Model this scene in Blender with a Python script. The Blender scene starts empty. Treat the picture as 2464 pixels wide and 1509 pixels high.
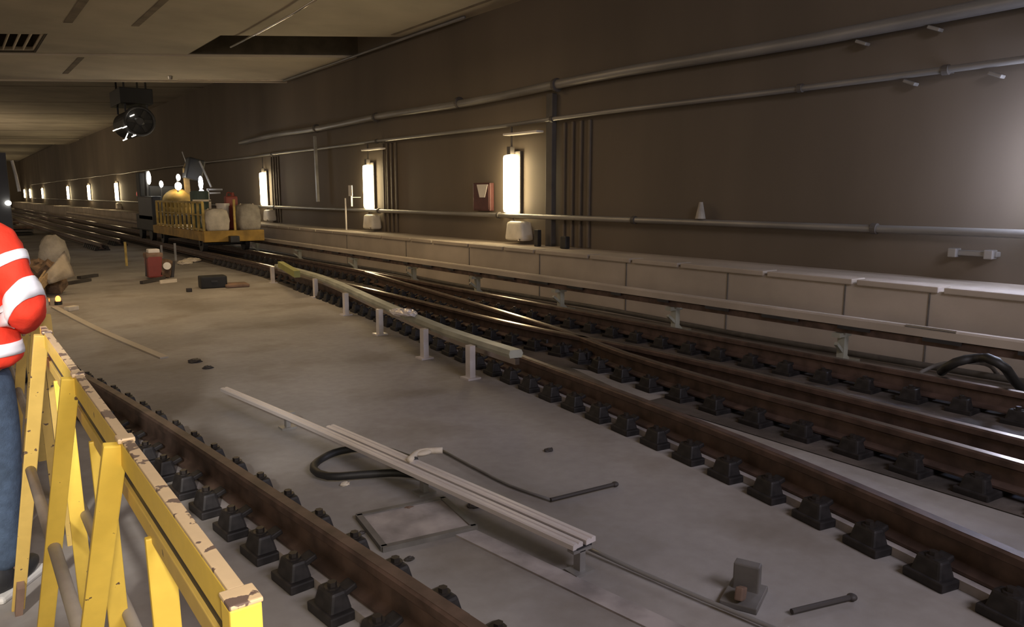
import bpy, bmesh, math, random
from mathutils import Vector, Matrix, Euler
random.seed(7)
C = bpy.context.scene
COL = C.collection
PI = math.pi

# ------------------------------------------------------------------ camera, world, lights, exposure
F = 1800.0; CX, CY = 1232.0, 754.5; CAMH = 1.55
PITCH = math.atan(284.5 / F)
YAW = math.atan(1362 / math.hypot(F, 284.5))
cam = bpy.data.cameras.new('camera'); camo = bpy.data.objects.new('camera', cam); COL.objects.link(camo)
camo.location = (0, 0, CAMH); camo.rotation_euler = (PI / 2 - PITCH, 0, -YAW)
cam.sensor_width = 36; cam.lens = F / 2464 * 36; cam.clip_start = .05; cam.clip_end = 400
C.camera = camo
C.view_settings.view_transform = 'Standard'; C.view_settings.look = 'None'
C.view_settings.gamma = 1; C.view_settings.use_curve_mapping = False; C.view_settings.exposure = 1.2

w = bpy.data.worlds.new('tunnel_air'); C.world = w; w.use_nodes = True
w.node_tree.nodes['Background'].inputs[0].default_value = (1.0, .79, .56, 1)
w.node_tree.nodes['Background'].inputs[1].default_value = .24

def light(name, kind, loc, energy, color, target=None, **kw):
    l = bpy.data.lights.new(name, kind); l.energy = energy; l.color = color
    for k, v in kw.items(): setattr(l, k, v)
    o = bpy.data.objects.new(name, l); COL.objects.link(o); o.location = loc
    if target is not None:
        o.rotation_euler = (Vector(target) - Vector(loc)).to_track_quat('-Z', 'Y').to_euler()
    return o
light('far_bay_fill', 'AREA', (1.0, 52, 1.2), 150, (1.0, .76, .48), (1.5, 53, 5.6), shape='RECTANGLE', size=5.0, size_y=24.0)  # added fill without a fixture, brightens the far ceiling bay
# added fill lights under the roof, one behind the camera, one down the track
light('roof_fill', 'AREA', (2.5, -3.0, 4.5), 85, (.90, .86, 1.0), (2.8, 1.6, 0), shape='RECTANGLE', size=3.0, size_y=1.0)
light('roof_fill_far', 'AREA', (2.6, 12.0, 4.6), 62, (1.0, .71, .38), (2.2, 12.0, 0), shape='RECTANGLE', size=1.6, size_y=5.0)
light('jacket_fill', 'SPOT', (-.9, .6, 2.3), 215, (1.0, .95, .88), (-.12, 3.4, 1.15), spot_size=math.radians(44), spot_blend=.5, shadow_soft_size=.06)  # added fill spot out of view, brightens the jacket and tape
light('hand_torch', 'SPOT', (-.05, -.35, 1.75), 60, (1.0, .90, .72), (.2, 1.15, .85), spot_size=math.radians(50), spot_blend=.7, shadow_soft_size=.05)
light('wall_lamp_light', 'AREA', (7.93, 2.30, 1.85), 28, (.72, .76, 1.0), (8.2, 2.34, 1.85), shape='RECTANGLE', size=.2, size_y=1.1)

# ------------------------------------------------------------------ pixel to world helpers (real planes in the place)
def ray(px, py):
    x = (px - CX) / F; y = -(py - CY) / F
    d = (x, math.cos(PITCH) + y * math.sin(PITCH), -math.sin(PITCH) + y * math.cos(PITCH))
    c, s = math.cos(YAW), math.sin(YAW)
    return Vector((c * d[0] + s * d[1], -s * d[0] + c * d[1], d[2]))
def G(px, py, z=0.0):                       # on the level plane z
    d = ray(px, py); t = (z - CAMH) / d.z; return Vector((d.x * t, d.y * t, z))
def at(px, py, Y):                          # on the cross-section at distance Y along the tunnel
    d = ray(px, py); t = Y / d.y; return Vector((d.x * t, Y, CAMH + d.z * t))

# ------------------------------------------------------------------ materials
def mat(name, col, rough=.8, metal=0, var=.15, scale=3.0, bump=.0, col2=None, spec=.5, stretch=None, detail=5, lo=.35, hi=.65):
    m = bpy.data.materials.new(name); m.use_nodes = True
    nt = m.node_tree; b = nt.nodes['Principled BSDF']
    b.inputs['Roughness'].default_value = rough; b.inputs['Metallic'].default_value = metal
    b.inputs['Specular IOR Level'].default_value = spec
    tc = nt.nodes.new('ShaderNodeTexCoord'); src = tc.outputs['Object']
    if stretch:
        mp = nt.nodes.new('ShaderNodeMapping'); mp.inputs['Scale'].default_value = stretch
        nt.links.new(src, mp.inputs[0]); src = mp.outputs[0]
    n = nt.nodes.new('ShaderNodeTexNoise'); n.inputs['Scale'].default_value = scale; n.inputs['Detail'].default_value = detail
    nt.links.new(src, n.inputs['Vector'])
    r = nt.nodes.new('ShaderNodeValToRGB')
    c2 = col2 if col2 else tuple(c * (1 - var) for c in col); c1 = col if col2 else tuple(min(1, c * (1 + var)) for c in col)
    r.color_ramp.elements[0].position = lo; r.color_ramp.elements[1].position = hi
    r.color_ramp.elements[0].color = (*c2, 1); r.color_ramp.elements[1].color = (*c1, 1)
    nt.links.new(n.outputs[0], r.inputs[0]); nt.links.new(r.outputs[0], b.inputs['Base Color'])
    if bump:
        bn = nt.nodes.new('ShaderNodeBump'); bn.inputs['Strength'].default_value = bump; bn.inputs['Distance'].default_value = .02
        n2 = nt.nodes.new('ShaderNodeTexNoise'); n2.inputs['Scale'].default_value = scale * 6; n2.inputs['Detail'].default_value = 6
        nt.links.new(src, n2.inputs['Vector']); nt.links.new(n2.outputs[0], bn.inputs['Height']); nt.links.new(bn.outputs[0], b.inputs['Normal'])
    return m
def glow(name, col, s):
    m = bpy.data.materials.new(name); m.use_nodes = True; b = m.node_tree.nodes['Principled BSDF']
    b.inputs['Base Color'].default_value = (*col, 1); b.inputs['Emission Color'].default_value = (*col, 1)
    b.inputs['Emission Strength'].default_value = s; return m
def floor_mat():
    m = bpy.data.materials.new('slab_concrete'); m.use_nodes = True
    nt = m.node_tree; b = nt.nodes['Principled BSDF']; b.inputs['Roughness'].default_value = .75
    tc = nt.nodes.new('ShaderNodeTexCoord')
    def noise(sc, det, lo, hi, c0, c1):
        n = nt.nodes.new('ShaderNodeTexNoise'); n.inputs['Scale'].default_value = sc; n.inputs['Detail'].default_value = det
        r = nt.nodes.new('ShaderNodeValToRGB'); r.color_ramp.elements[0].position = lo; r.color_ramp.elements[1].position = hi
        r.color_ramp.elements[0].color = (*c0, 1); r.color_ramp.elements[1].color = (*c1, 1)
        nt.links.new(tc.outputs['Object'], n.inputs['Vector']); nt.links.new(n.outputs[0], r.inputs[0]); return r
    a = noise(.55, 3, .38, .62, (.27, .25, .235), (.39, .365, .345))
    c = noise(1.3, 6, .36, .50, (.80, .77, .73), (1, 1, 1))
    d = noise(14, 5, .3, .7, (.88, .87, .86), (1, 1, 1))
    cur = a.outputs[0]
    for q in (c, d):
        mx = nt.nodes.new('ShaderNodeMix'); mx.data_type = 'RGBA'; mx.blend_type = 'MULTIPLY'; mx.inputs[0].default_value = 1
        nt.links.new(cur, mx.inputs[6]); nt.links.new(q.outputs[0], mx.inputs[7]); cur = mx.outputs[2]
    nt.links.new(cur, b.inputs['Base Color'])
    bn = nt.nodes.new('ShaderNodeBump'); bn.inputs['Strength'].default_value = .25; bn.inputs['Distance'].default_value = .02
    nt.links.new(d.outputs[0], bn.inputs['Height']); nt.links.new(bn.outputs[0], b.inputs['Normal'])
    return m
def chipped(name, paint, rust, thr=.42, sc=14, rough=.45):
    m = bpy.data.materials.new(name); m.use_nodes = True
    nt = m.node_tree; b = nt.nodes['Principled BSDF']; b.inputs['Roughness'].default_value = rough
    tc = nt.nodes.new('ShaderNodeTexCoord')
    n = nt.nodes.new('ShaderNodeTexNoise'); n.inputs['Scale'].default_value = sc; n.inputs['Detail'].default_value = 7
    r = nt.nodes.new('ShaderNodeValToRGB'); r.color_ramp.interpolation = 'LINEAR'
    r.color_ramp.elements[0].position = thr - .015; r.color_ramp.elements[1].position = thr
    r.color_ramp.elements[0].color = (*rust, 1); r.color_ramp.elements[1].color = (*paint, 1)
    e = r.color_ramp.elements.new(.62); e.color = (*[p * .93 for p in paint], 1)
    nt.links.new(tc.outputs['Object'], n.inputs['Vector']); nt.links.new(n.outputs[0], r.inputs[0]); nt.links.new(r.outputs[0], b.inputs['Base Color'])
    bn = nt.nodes.new('ShaderNodeBump'); bn.inputs['Strength'].default_value = .3; bn.inputs['Distance'].default_value = .004
    nt.links.new(r.outputs[0], bn.inputs['Height']); nt.links.new(bn.outputs[0], b.inputs['Normal'])
    return m
M = dict(
    floor=floor_mat(),
    bed=mat('oily_track_bed', (.085, .07, .06), .8, var=.5, scale=2.5, bump=.5),
    wall=mat('dark_grimy_wall', (.138, .110, .083), .75, var=.14, scale=.5, bump=.1, stretch=(1, 1, .25)),
    ceil=mat('sooty_concrete_ceiling', (.40, .36, .30), .9, var=.12, scale=.7, bump=.2),
    beam=mat('pale_concrete_beam', (.50, .44, .36), .9, var=.1, scale=.9, bump=.15),
    wallrib=mat('painted_wall_rib', (.125, .10, .075), .6, var=.1),
    roofjoint=mat('sooty_roof_joint', (.17, .14, .11), .9, var=.2),
    recess=mat('shaded_recess', (.075, .062, .045), .9, var=.2),  # dark colour paints the shade inside the roof openings
    plinth=mat('parapet_concrete', (.42, .36, .30), .85, var=.13, scale=1.1, bump=.25),
    joint=mat('dark_joint', (.05, .045, .04), .9),
    rail=mat('rusty_rail_steel', (.095, .060, .047), .55, metal=.3, var=.35, scale=9),
    railhead=mat('worn_rail_head', (.36, .31, .27), .28, metal=.9, var=.15, scale=12, stretch=(1, .2, 1)),
    purple=mat('rail_foot_dust', (.31, .275, .26), .8, var=.3, scale=6),
    fast=mat('black_rail_fastener', (.021, .018, .018), .6, metal=.2, var=.4, scale=20),
    bolt=mat('dusty_bolt', (.05, .042, .038), .5, metal=.6),
    alu=mat('weathered_aluminium', (.66, .61, .60), .35, metal=.2, var=.12, scale=5, stretch=(1, .15, 1)),
    cover=mat('grey_green_cover', (.34, .34, .28), .55, var=.2, scale=4),
    greytag=mat('yellow_green_tag', (.27, .27, .08), .6),
    galv=mat('galvanised_pipe', (.26, .25, .24), .42, metal=.35, var=.2, scale=4, stretch=(1, .2, 1)),
    cable=mat('dusty_cable', (.13, .12, .11), .6, var=.2, scale=8),
    black=mat('black_rubber', (.018, .017, .016), .55, var=.3, scale=9),
    darkm=mat('dark_steel', (.04, .04, .043), .5, metal=.3, var=.3, scale=4),
    duct=mat('dark_cable_duct', (.085, .075, .068), .6, var=.2),
    lampc=glow('warm_lamp_tube', (1.0, .80, .46), 14),
    lampc2=glow('warm_lamp_far', (1.0, .80, .46), 16),
    cool=glow('cool_lamp_tube', (.78, .84, 1.0), 12),
    white_l=glow('white_headlight', (1.0, .95, .85), 12),
    blue_l=glow('bluish_work_lamp', (.86, .9, 1.0), 12),
    red_l=glow('red_tail_lamp', (1, .06, .05), 1.2),
    orange_l=glow('orange_marker_lamp', (1, .25, .06), 1.6),
    diff=mat('frosted_diffuser', (.7, .66, .58), .4),
    yellow=chipped('chipped_yellow_paint', (.84, .58, .09), (.13, .08, .05), .31, 30),
    yellow2=chipped('worn_yellow_paint', (.66, .45, .12), (.14, .09, .06), .34, 26),
    topedge=chipped('badly_worn_paint', (.62, .45, .27), (.13, .085, .07), .46, 24),
    greyfence=mat('dusty_grey_tube', (.36, .31, .25), .6, var=.2, scale=6),
    wagon=mat('wagon_yellow', (.34, .20, .035), .6, var=.35, scale=3, bump=.1),
    mast=mat('dull_ochre_mast', (.13, .085, .03), .7, var=.3, scale=5),
    mast2=mat('dull_yellow_tank', (.24, .15, .03), .8, var=.3, scale=4),
    wagonrail=mat('wagon_railing_yellow', (.42, .30, .08), .6, var=.35, scale=5),
    wdark=mat('machine_black', (.012, .012, .013), .6, var=.3),
    navy=mat('machine_navy', (.010, .015, .026), .5, var=.2),
    bag=mat('white_bulk_bag', (.52, .47, .40), .9, var=.15, scale=5, bump=.4),
    bag2=mat('grey_bulk_bag', (.33, .30, .26), .9, var=.2, scale=5, bump=.4),
    teal=mat('teal_drum', (.07, .11, .10), .6),
    red=mat('red_plastic', (.22, .04, .03), .5),
    redcab=mat('red_cabinet_paint', (.08, .025, .022), .5, var=.2, scale=5),
    white=mat('white_paint', (.72, .68, .64), .6, var=.05),
    sheet=mat('white_tarpaulin', (.66, .58, .47), .8, var=.12, scale=4, bump=.3),
    brown=mat('brown_rubble', (.15, .095, .06), .9, var=.5, scale=9, bump=.5),
    wood=mat('old_timber', (.36, .25, .14), .8, var=.3, scale=7, stretch=(1, 6, 6)),
    card=mat('brown_cardboard', (.22, .145, .115), .9, var=.12, scale=3),
    rust=mat('rusted_plate', (.19, .12, .085), .8, var=.35, scale=5),
    rodm=mat('dark_rod', (.045, .038, .035), .6),
    jacket=mat('hi_vis_orange_red', (.86, .045, .016), .8, var=.06, scale=6, bump=.15),
    tape=mat('reflective_white_tape', (.95, .93, .97), .35, var=.02),
    jeans=mat('blue_denim', (.055, .085, .14), .9, var=.2, scale=30, bump=.2),
    shoe=mat('black_shoe', (.02, .02, .022), .6), sole=mat('white_sole', (.6, .58, .55), .7),
    skin=mat('skin', (.50, .30, .21), .55, var=.06), hair=mat('dark_hair', (.025, .018, .013), .7), eye=mat('eye_dark', (.02, .015, .01), .2),
    glove=mat('grey_glove', (.12, .12, .12), .8),
    flange=glow('fan_glint_glow', (1, .92, .8), 1.6),  # emission paints the highlights on the fan's flanges
    chrome=mat('bright_steel', (.75, .72, .68), .2, metal=.9, var=.05),
)

# ------------------------------------------------------------------ mesh helpers
class MB:
    def __init__(s): s.bm = bmesh.new()
    def box(s, c, size, rot=None, bev=0.0, taper=None):
        r = bmesh.ops.create_cube(s.bm, size=1); vs = r['verts']
        for v in vs:
            v.co = Vector((v.co.x * size[0], v.co.y * size[1], v.co.z * size[2]))
            if taper and v.co.z > 0: v.co.x *= taper[0]; v.co.y *= taper[1]
        if bev:
            es = list({e for v in vs for e in v.link_edges})
            o = bmesh.ops.bevel(s.bm, geom=es, offset=bev, segments=2, affect='EDGES', profile=.6)
            vs = list({v for f in o['faces'] for v in f.verts} | {v for v in vs if v.is_valid})
        mtx = Matrix.Translation(c)
        if rot is not None: mtx = mtx @ (rot.to_matrix().to_4x4() if not isinstance(rot, Matrix) else rot.to_4x4())
        for v in vs: v.co = mtx @ v.co
        return s
    def bar(s, a, b, wx, wy, side=None, bev=0.0):      # box beam from a to b
        a, b = Vector(a), Vector(b); d = b - a; z = d.normalized()
        sd = Vector(side) if side else (Vector((0, 0, 1)) if abs(z.z) < .9 else Vector((1, 0, 0)))
        y = z.cross(sd).normalized(); x = y.cross(z).normalized()
        R = Matrix((x, y, z)).transposed()
        return s.box((a + b) / 2, (wx, wy, d.length), R, bev)
    def sweep(s, path, prof, closed=True, up=Vector((0, 0, 1)), cap=True):
        rings = []; n = len(path); path = [Vector(p) for p in path]
        for i, p in enumerate(path):
            t = (path[min(i + 1, n - 1)] - path[max(i - 1, 0)]).normalized()
            sx = t.cross(up)
            if sx.length < 1e-4: sx = t.cross(Vector((1, 0, 0)))
            sx.normalize(); u = sx.cross(t).normalized()
            rings.append([s.bm.verts.new(p + sx * q[0] + u * q[1]) for q in prof])
        m = len(prof)
        for i in range(n - 1):
            for k in range(m if closed else m - 1):
                s.bm.faces.new((rings[i][k], rings[i][(k + 1) % m], rings[i + 1][(k + 1) % m], rings[i + 1][k]))
        if cap and closed: s.bm.faces.new(rings[0][::-1]); s.bm.faces.new(rings[-1])
        return s
    def tube(s, path, r, n=10):
        return s.sweep(path, [(r * math.cos(2 * PI * k / n), r * math.sin(2 * PI * k / n)) for k in range(n)])
    def cyl(s, a, b, r1, r2=None, n=20):
        r2 = r1 if r2 is None else r2
        a, b = Vector(a), Vector(b); z = (b - a).normalized(); x = z.orthogonal().normalized(); y = z.cross(x)
        A = [s.bm.verts.new(a + (x * math.cos(2 * PI * k / n) + y * math.sin(2 * PI * k / n)) * r1) for k in range(n)]
        B = [s.bm.verts.new(b + (x * math.cos(2 * PI * k / n) + y * math.sin(2 * PI * k / n)) * r2) for k in range(n)]
        for k in range(n): s.bm.faces.new((A[k], A[(k + 1) % n], B[(k + 1) % n], B[k]))
        s.bm.faces.new(A[::-1]); s.bm.faces.new(B); return s
    def ell(s, c, r, rot=None, n=20, m=12):
        o = bmesh.ops.create_uvsphere(s.bm, u_segments=n, v_segments=m, radius=1)
        mt = Matrix.Translation(c) @ (rot.to_matrix().to_4x4() if rot else Matrix.Identity(4)) @ Matrix.Diagonal((*r, 1))
        for v in o['verts']: v.co = mt @ v.co
        return s
    def torus(s, c, R, r, sx=1, sy=1, n=40, m=8):
        path = [Vector(c) + Vector((R * sx * math.cos(2 * PI * k / n), R * sy * math.sin(2 * PI * k / n), 0)) for k in range(n)]
        rings = []
        for i, p in enumerate(path):
            t = (path[(i + 1) % n] - path[i - 1]).normalized(); sd = t.cross(Vector((0, 0, 1)))
            rings.append([s.bm.verts.new(p + sd * r * math.cos(2 * PI * k / m) + Vector((0, 0, r * math.sin(2 * PI * k / m)))) for k in range(m)])
        for i in range(n):
            for k in range(m): s.bm.faces.new((rings[i][k], rings[i][(k + 1) % m], rings[(i + 1) % n][(k + 1) % m], rings[(i + 1) % n][k]))
        return s
    def quad(s, *p): s.bm.faces.new([s.bm.verts.new(Vector(q)) for q in p]); return s
    def build(s, name, m, parent=None, smooth=False, loc=None, mods=None, jitter=0):
        if jitter:
            for v in s.bm.verts: v.co += Vector([random.uniform(-jitter, jitter) for _ in range(3)])
        bmesh.ops.recalc_face_normals(s.bm, faces=s.bm.faces)
        me = bpy.data.meshes.new(name)
        if loc is not None:
            for v in s.bm.verts: v.co -= Vector(loc)
        if smooth:
            for f in s.bm.faces: f.smooth = True
        s.bm.to_mesh(me); s.bm.free(); me.materials.append(M[m] if isinstance(m, str) else m)
        o = bpy.data.objects.new(name, me); COL.objects.link(o)
        if loc is not None: o.location = loc
        if parent is not None: o.parent = parent
        return o
def tag(o, label, cat, group=None, kind=None):
    o['label'] = label; o['category'] = cat
    if group: o['group'] = group
    if kind: o['kind'] = kind
    return o
def empty(name, loc, rz=0):
    o = bpy.data.objects.new(name, None); o.location = loc; o.rotation_euler = (0, 0, rz); COL.objects.link(o); return o
def struct(o): o['kind'] = 'structure'; return o
def copy_tree(o, parent=None):
    c = o.copy(); COL.objects.link(c); c.parent = parent
    for ch in list(o.children): copy_tree(ch, c)
    return c
def spline(pts, step=.5):
    P = [Vector(p) for p in pts]; out = []
    for i in range(len(P) - 1):
        p0 = P[max(i - 1, 0)]; p1 = P[i]; p2 = P[i + 1]; p3 = P[min(i + 2, len(P) - 1)]
        n = max(2, int((p2 - p1).length / step))
        for k in range(n):
            t = k / n
            m1 = (p2 - p0) / max((p2 - p0).length, 1e-6) * (p2 - p1).length; m2 = (p3 - p1) / max((p3 - p1).length, 1e-6) * (p2 - p1).length
            out.append((2 * t**3 - 3 * t**2 + 1) * p1 + (t**3 - 2 * t**2 + t) * m1 + (-2 * t**3 + 3 * t**2) * p2 + (t**3 - t**2) * m2)
    out.append(P[-1]); return out

# ------------------------------------------------------------------ setting
WX = 8.2
struct(MB().box((-1, 55, -.15), (20, 150, .3)).build('floor', 'floor'))
b = MB(); b.box((WX + .2, 55, 2.9), (.4, 150, 6.3)); struct(b.build('wall_right', 'wall'))
struct(MB().box((0, 122, 2.9), (20, .4, 6.3)).build('wall_far', 'wall'))
# ceiling: slab to y = 22 with a coffer and a grille opening, then a higher bay, then low again
ZC = 4.85; SK = .68                # the roof bays run at a skew to the tunnel: y = y0 + SK * (WX - x)
def skew(b):
    for v in b.bm.verts: v.co.y += SK * (WX - v.co.x)
    return b
H1 = (4.9, 8.2, 14.6, 17.15); H2 = (1.15, 2.0, 14.4, 17.15)
b = MB()
xs = [-9, H2[0], H2[1], H1[0], H1[1] + .4]; ys = [-14, 14.5, 17.15, 21.9]
for i in range(4):
    for j in range(3):
        if j == 1 and i in (1, 3): continue
        b.box(((xs[i] + xs[i + 1]) / 2, (ys[j] + ys[j + 1]) / 2, ZC + .25), (xs[i + 1] - xs[i], ys[j + 1] - ys[j], .5))
b.box((-.2, 22.0, ZC + .6), (17.6, .2, 1.2))
b.box((-.2, 46, 5.9), (17.6, 48.2, .6))
b.box((-.2, 98, 6.4), (17.6, 56, .6))
struct(skew(b).build('ceiling', 'ceil'))
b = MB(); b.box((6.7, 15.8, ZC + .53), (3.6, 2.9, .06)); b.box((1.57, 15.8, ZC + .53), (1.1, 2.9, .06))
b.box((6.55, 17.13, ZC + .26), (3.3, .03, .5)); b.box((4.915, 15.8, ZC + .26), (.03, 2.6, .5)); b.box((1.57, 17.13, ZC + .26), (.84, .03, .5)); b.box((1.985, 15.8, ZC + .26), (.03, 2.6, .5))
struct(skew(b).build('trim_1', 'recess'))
b = MB(); b.box((4.6, 19.5, ZC - .02), (7.2, 4.6, .04)); b.box((-.2, 67, 5.58), (17.6, 6, .05)); b.box((-.2, 21.86, ZC - .04), (17.6, .08, .1)); struct(skew(b).build('trim_2', 'beam'))
b = MB()                                                            # open joints along the roof slabs
for (x0, ya, yb, wd) in ((2.2, 6, 13.2, .14), (2.35, 0, 5, .1), (3.3, 9.5, 13.5, .12), (5.0, 2, 10.5, .10), (7.75, 4, 14.2, .07), (2.9, 17.5, 20.5, .12), (.2, 12, 17, .12)):
    b.box((x0, (ya + yb) / 2, ZC - (.045 if ya > 17 else .004)), (wd, yb - ya, .012))
for k in range(7): b.box((-.2, 24.5 + 6 * k, 5.597), (17.6, .10, .012))
struct(skew(b).build('trim_3', 'roofjoint'))
# parapet along the wall
b = MB(); b.box((7.62, 55, .35), (1.2, 150, .70)); pl = struct(b.build('baseboard_right', 'plinth'))
b = MB()
yy = 2.0
while yy < 60:
    ln = random.choice((.8, 1.0, 1.2)); b.box((7.12, yy + ln / 2, .715), (.26, ln - .05, .055), bev=.01); yy += ln
struct(b.build('trim_4', 'plinth'))
b = MB()
for y in (3.1, 3.9, 5.3, 6.9, 8.7, 10.6, 12.8, 15.5): b.box((7.017, y, .35), (.012, .012, .66))
struct(b.build('trim_5', 'cable'))
# track bed between and around the rails beyond the crossing, stained dark
b = MB()
L = [(4.72, 60), (4.72, 14.5), (4.25, 9.2), (4.05, 7.5), (3.72, 5.0)]; Rr = [(6.25, 60), (6.25, 14.5), (6.2, 9.2), (6.2, 7.5), (6.2, 5.0)]
for i in range(4):
    b.quad((*L[i], .006), (*Rr[i], .006), (*Rr[i + 1], .006), (*L[i + 1], .006))
b.quad((3.72, 5, .006), (4.4, 5.0, .006), (4.05, 3.6, .006), (3.95, 3.6, .006))
b.quad((4.4, 5, .006), (6.2, 5.0, .006), (6.2, 4.0, .006), (4.75, 4.0, .006))
b.quad((5.15, 4.0, .006), (6.2, 4.0, .006), (6.2, -1, .006), (5.35, -1, .006))
b.quad((4.1, 3.8, .006), (4.55, 3.8, .006), (4.45, -1, .006), (4.0, -1, .006))
struct(b.build('floor_track_bed', 'bed'))

# ------------------------------------------------------------------ rails
PROF = [(-.062, 0), (-.062, .012), (-.014, .03), (-.011, .105), (-.034, .118), (-.034, .148), (-.024, .156), (.024, .156), (.034, .148), (.034, .118), (.011, .105), (.014, .03), (.062, .012), (.062, 0)]
def fastener_mesh():
    b = MB()
    b.box((0, 0, .02), (.40, .18, .04), bev=.008)
    for s in (-1, 1):
        b.box((s * .14, 0, .065), (.10, .14, .09), bev=.012, taper=(.6, .75))
        b.box((s * .085, 0, .085), (.07, .06, .025), Euler((0, s * .35, 0)), bev=.006)
    return b
fproto = None; bproto = None
def rail(name, pts, label, f0, f1, step=.31, head='railhead', base=.045, web='rail', foot=True, off=0):
    global fproto, bproto
    path = spline([(x, y, base) for x, y in pts], .35)
    o = MB().sweep(path, PROF).build(name, web)
    tag(o, label, 'rail', 'running rails of the metre-gauge tracks')
    MB().sweep([p + Vector((0, 0, .1545)) for p in path], [(-.024, 0), (-.024, .004), (.024, .004), (.024, 0)]).build('rail_head', head, o)['label'] = 'polished steel running surface'
    if foot:
        MB().sweep([p - Vector((0, 0, .0)) for p in path if f0 - 1 < p.y < 9], [(-.10, -.044), (-.10, -.004), (.10, -.004), (.10, -.044)]).build('base_strip', 'purple', o)
    # fasteners at regular stations
    acc = off; last = path[0]; n = 0
    for i in range(1, len(path)):
        seg = (path[i] - last).length; d = (path[i] - last).normalized()
        while acc < seg and n < 95:
            p = last + d * acc
            if f0 <= p.y <= f1:
                if fproto is None:
                    f = fastener_mesh().build('fastener', 'fast'); fproto = f
                    for s in (-1, 1): MB().cyl((s * .14, 0, .10), (s * .14, 0, .132), .018, n=6).cyl((s * .14, 0, .10), (s * .14, 0, .115), .03, n=10).build('bolt', 'bolt', f)
                    c = f
                else: c = copy_tree(fproto)
                c.parent = o; c.location = (p.x, p.y, .0); c.rotation_euler = (0, 0, math.atan2(-d.x, d.y)); n += 1
            acc += step
        acc -= seg; last = path[i]
    return o
rail('rail', [(1.38, -.6), (1.27, 1.0), (1.22, 1.81), (1.13, 2.73), (1.05, 3.52), (.93, 4.69), (.78, 5.91), (.55, 7.4), (.2, 9.5)], 'rusty rail nearest the yellow fence, curving left on black fasteners', -.5, 7.5, .31, head='rail')
rail('rail', [(2.72, -1), (3.14, .96), (3.40, 2.13), (3.63, 3.57), (3.81, 5.03), (4.27, 8.1), (4.41, 9.23), (4.86, 14.2), (4.89, 14.9)], 'second rail from the fence, with the long cover board standing beside its far part', -.9, 12, .31, head='rail', off=.1)
rail('rail', [(4.05, -1), (4.28, 1.36), (4.38, 2.4), (4.42, 3.2), (4.6, 4.5), (4.9, 5.7), (5.23, 7.65), (5.9, 12.3)], 'third rail from the fence in the foreground, crossing over behind toward the wall', -.9, 11, .36, foot=False)
rail('rail', [(4.60, -1), (4.72, 1.5), (4.84, 3.27), (4.86, 4.6), (4.78, 5.5), (4.74, 6.6), (4.8, 8.54), (4.86, 12), (4.92, 16), (4.92, 60), (4.92, 100)], 'long straight left rail that leads under the yellow wagon', 4.0, 18, .36, foot=False)
rail('rail', [(5.82, -1), (5.85, 2.1), (5.88, 6.6), (5.93, 12), (5.95, 16), (5.95, 60), (5.95, 100)], 'long straight rail closest to the wall parapet, leading under the wagon', -.5, 19, .36, foot=False)
# far tracks on the left beyond the clutter
rail('rail', [(3.4, 24), (3.2, 40), (3.0, 90)], 'distant rail left of the wagon, left one of a far pair', 24, 26, foot=False)
rail('rail', [(4.2, 26), (4.1, 40), (4.0, 90)], 'distant rail left of the wagon, right one of a far pair', 26, 27, foot=False)

# ------------------------------------------------------------------ near twin aluminium conductor bar with supports
cr = empty('conductor_bar', (1.75, 3.6, 0))
tag(cr, 'twin pale aluminium conductor bar lying across the near slab behind the nearest rail', 'conductor rail')
def local(o, par): o.parent = par; o.matrix_parent_inverse = Matrix.Translation(par.location).inverted(); return o
cpts = [G(550, 933, .13), G(720, 1004, .13), G(1000, 1126, .13), G(1405, 1306, .13)]
cp = spline(cpts, .3)
box_p = [(-.030, -.014), (-.030, .007), (-.023, .012), (-.005, .012), (-.002, .005), (.002, .005), (.005, .012), (.023, .012), (.030, .007), (.030, -.014)]
n0 = [p for p in cp if p.y < 4.5]
local(MB().sweep([p + Vector((.040, 0, 0)) for p in n0], box_p).build('upper_profile', 'alu'), cr)
local(MB().sweep([p + Vector((-.032, 0, -.004)) for p in cp], box_p).build('lower_profile', 'alu'), cr)
local(MB().sweep([p + Vector((.005, 0, -.02)) for p in n0], [(-.045, -.006), (-.045, .005), (.045, .005), (.045, -.006)]).build('base_web', 'darkm'), cr)
for px, py in ((690, 985), (1020, 1130), (1395, 1305)):
    p = G(px, py, .13)
    l = local(MB().box((p.x, p.y, .05), (.03, .04, .10)).box((p.x, p.y, .006), (.10, .08, .012)).box((p.x, p.y, .102), (.10, .04, .012)).build('support_leg', 'galv'), cr)
tag(MB().sweep(spline([G(1400, 1312, .03), G(1530, 1372, .02), G(1700, 1445, .02), G(1880, 1520, .02), G(2000, 1580, .02)], .2), [(.009 * math.cos(k), .009 * math.sin(k)) for k in [j * PI / 4 for j in range(8)]]).build('ground_cable', 'galv', smooth=True), 'thin grey cable running on from the end of the twin conductor bar', 'cable')
# raised duct strip at the far end
dpts = [G(395, 855, .03), G(240, 790, .03), G(130, 735, .03)]
tag(MB().sweep(spline(dpts, .3), [(-.04, -.03), (-.04, -.015), (.04, -.015), (.04, -.03)]).build('cable_duct', 'beam'), 'low pale concrete cable duct lid continuing the line of the conductor bar', 'duct')
# dusty ledge beside the bar
tag(MB().sweep([G(1080, 1265, .0), G(1300, 1370, .0), G(1700, 1560, .0)], [(-.05, -.02), (-.05, .008), (.05, .008), (.05, -.02)]).build('duct_lid', 'purple'), 'low grey cable duct lid in the slab below the conductor bar', 'duct')

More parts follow.
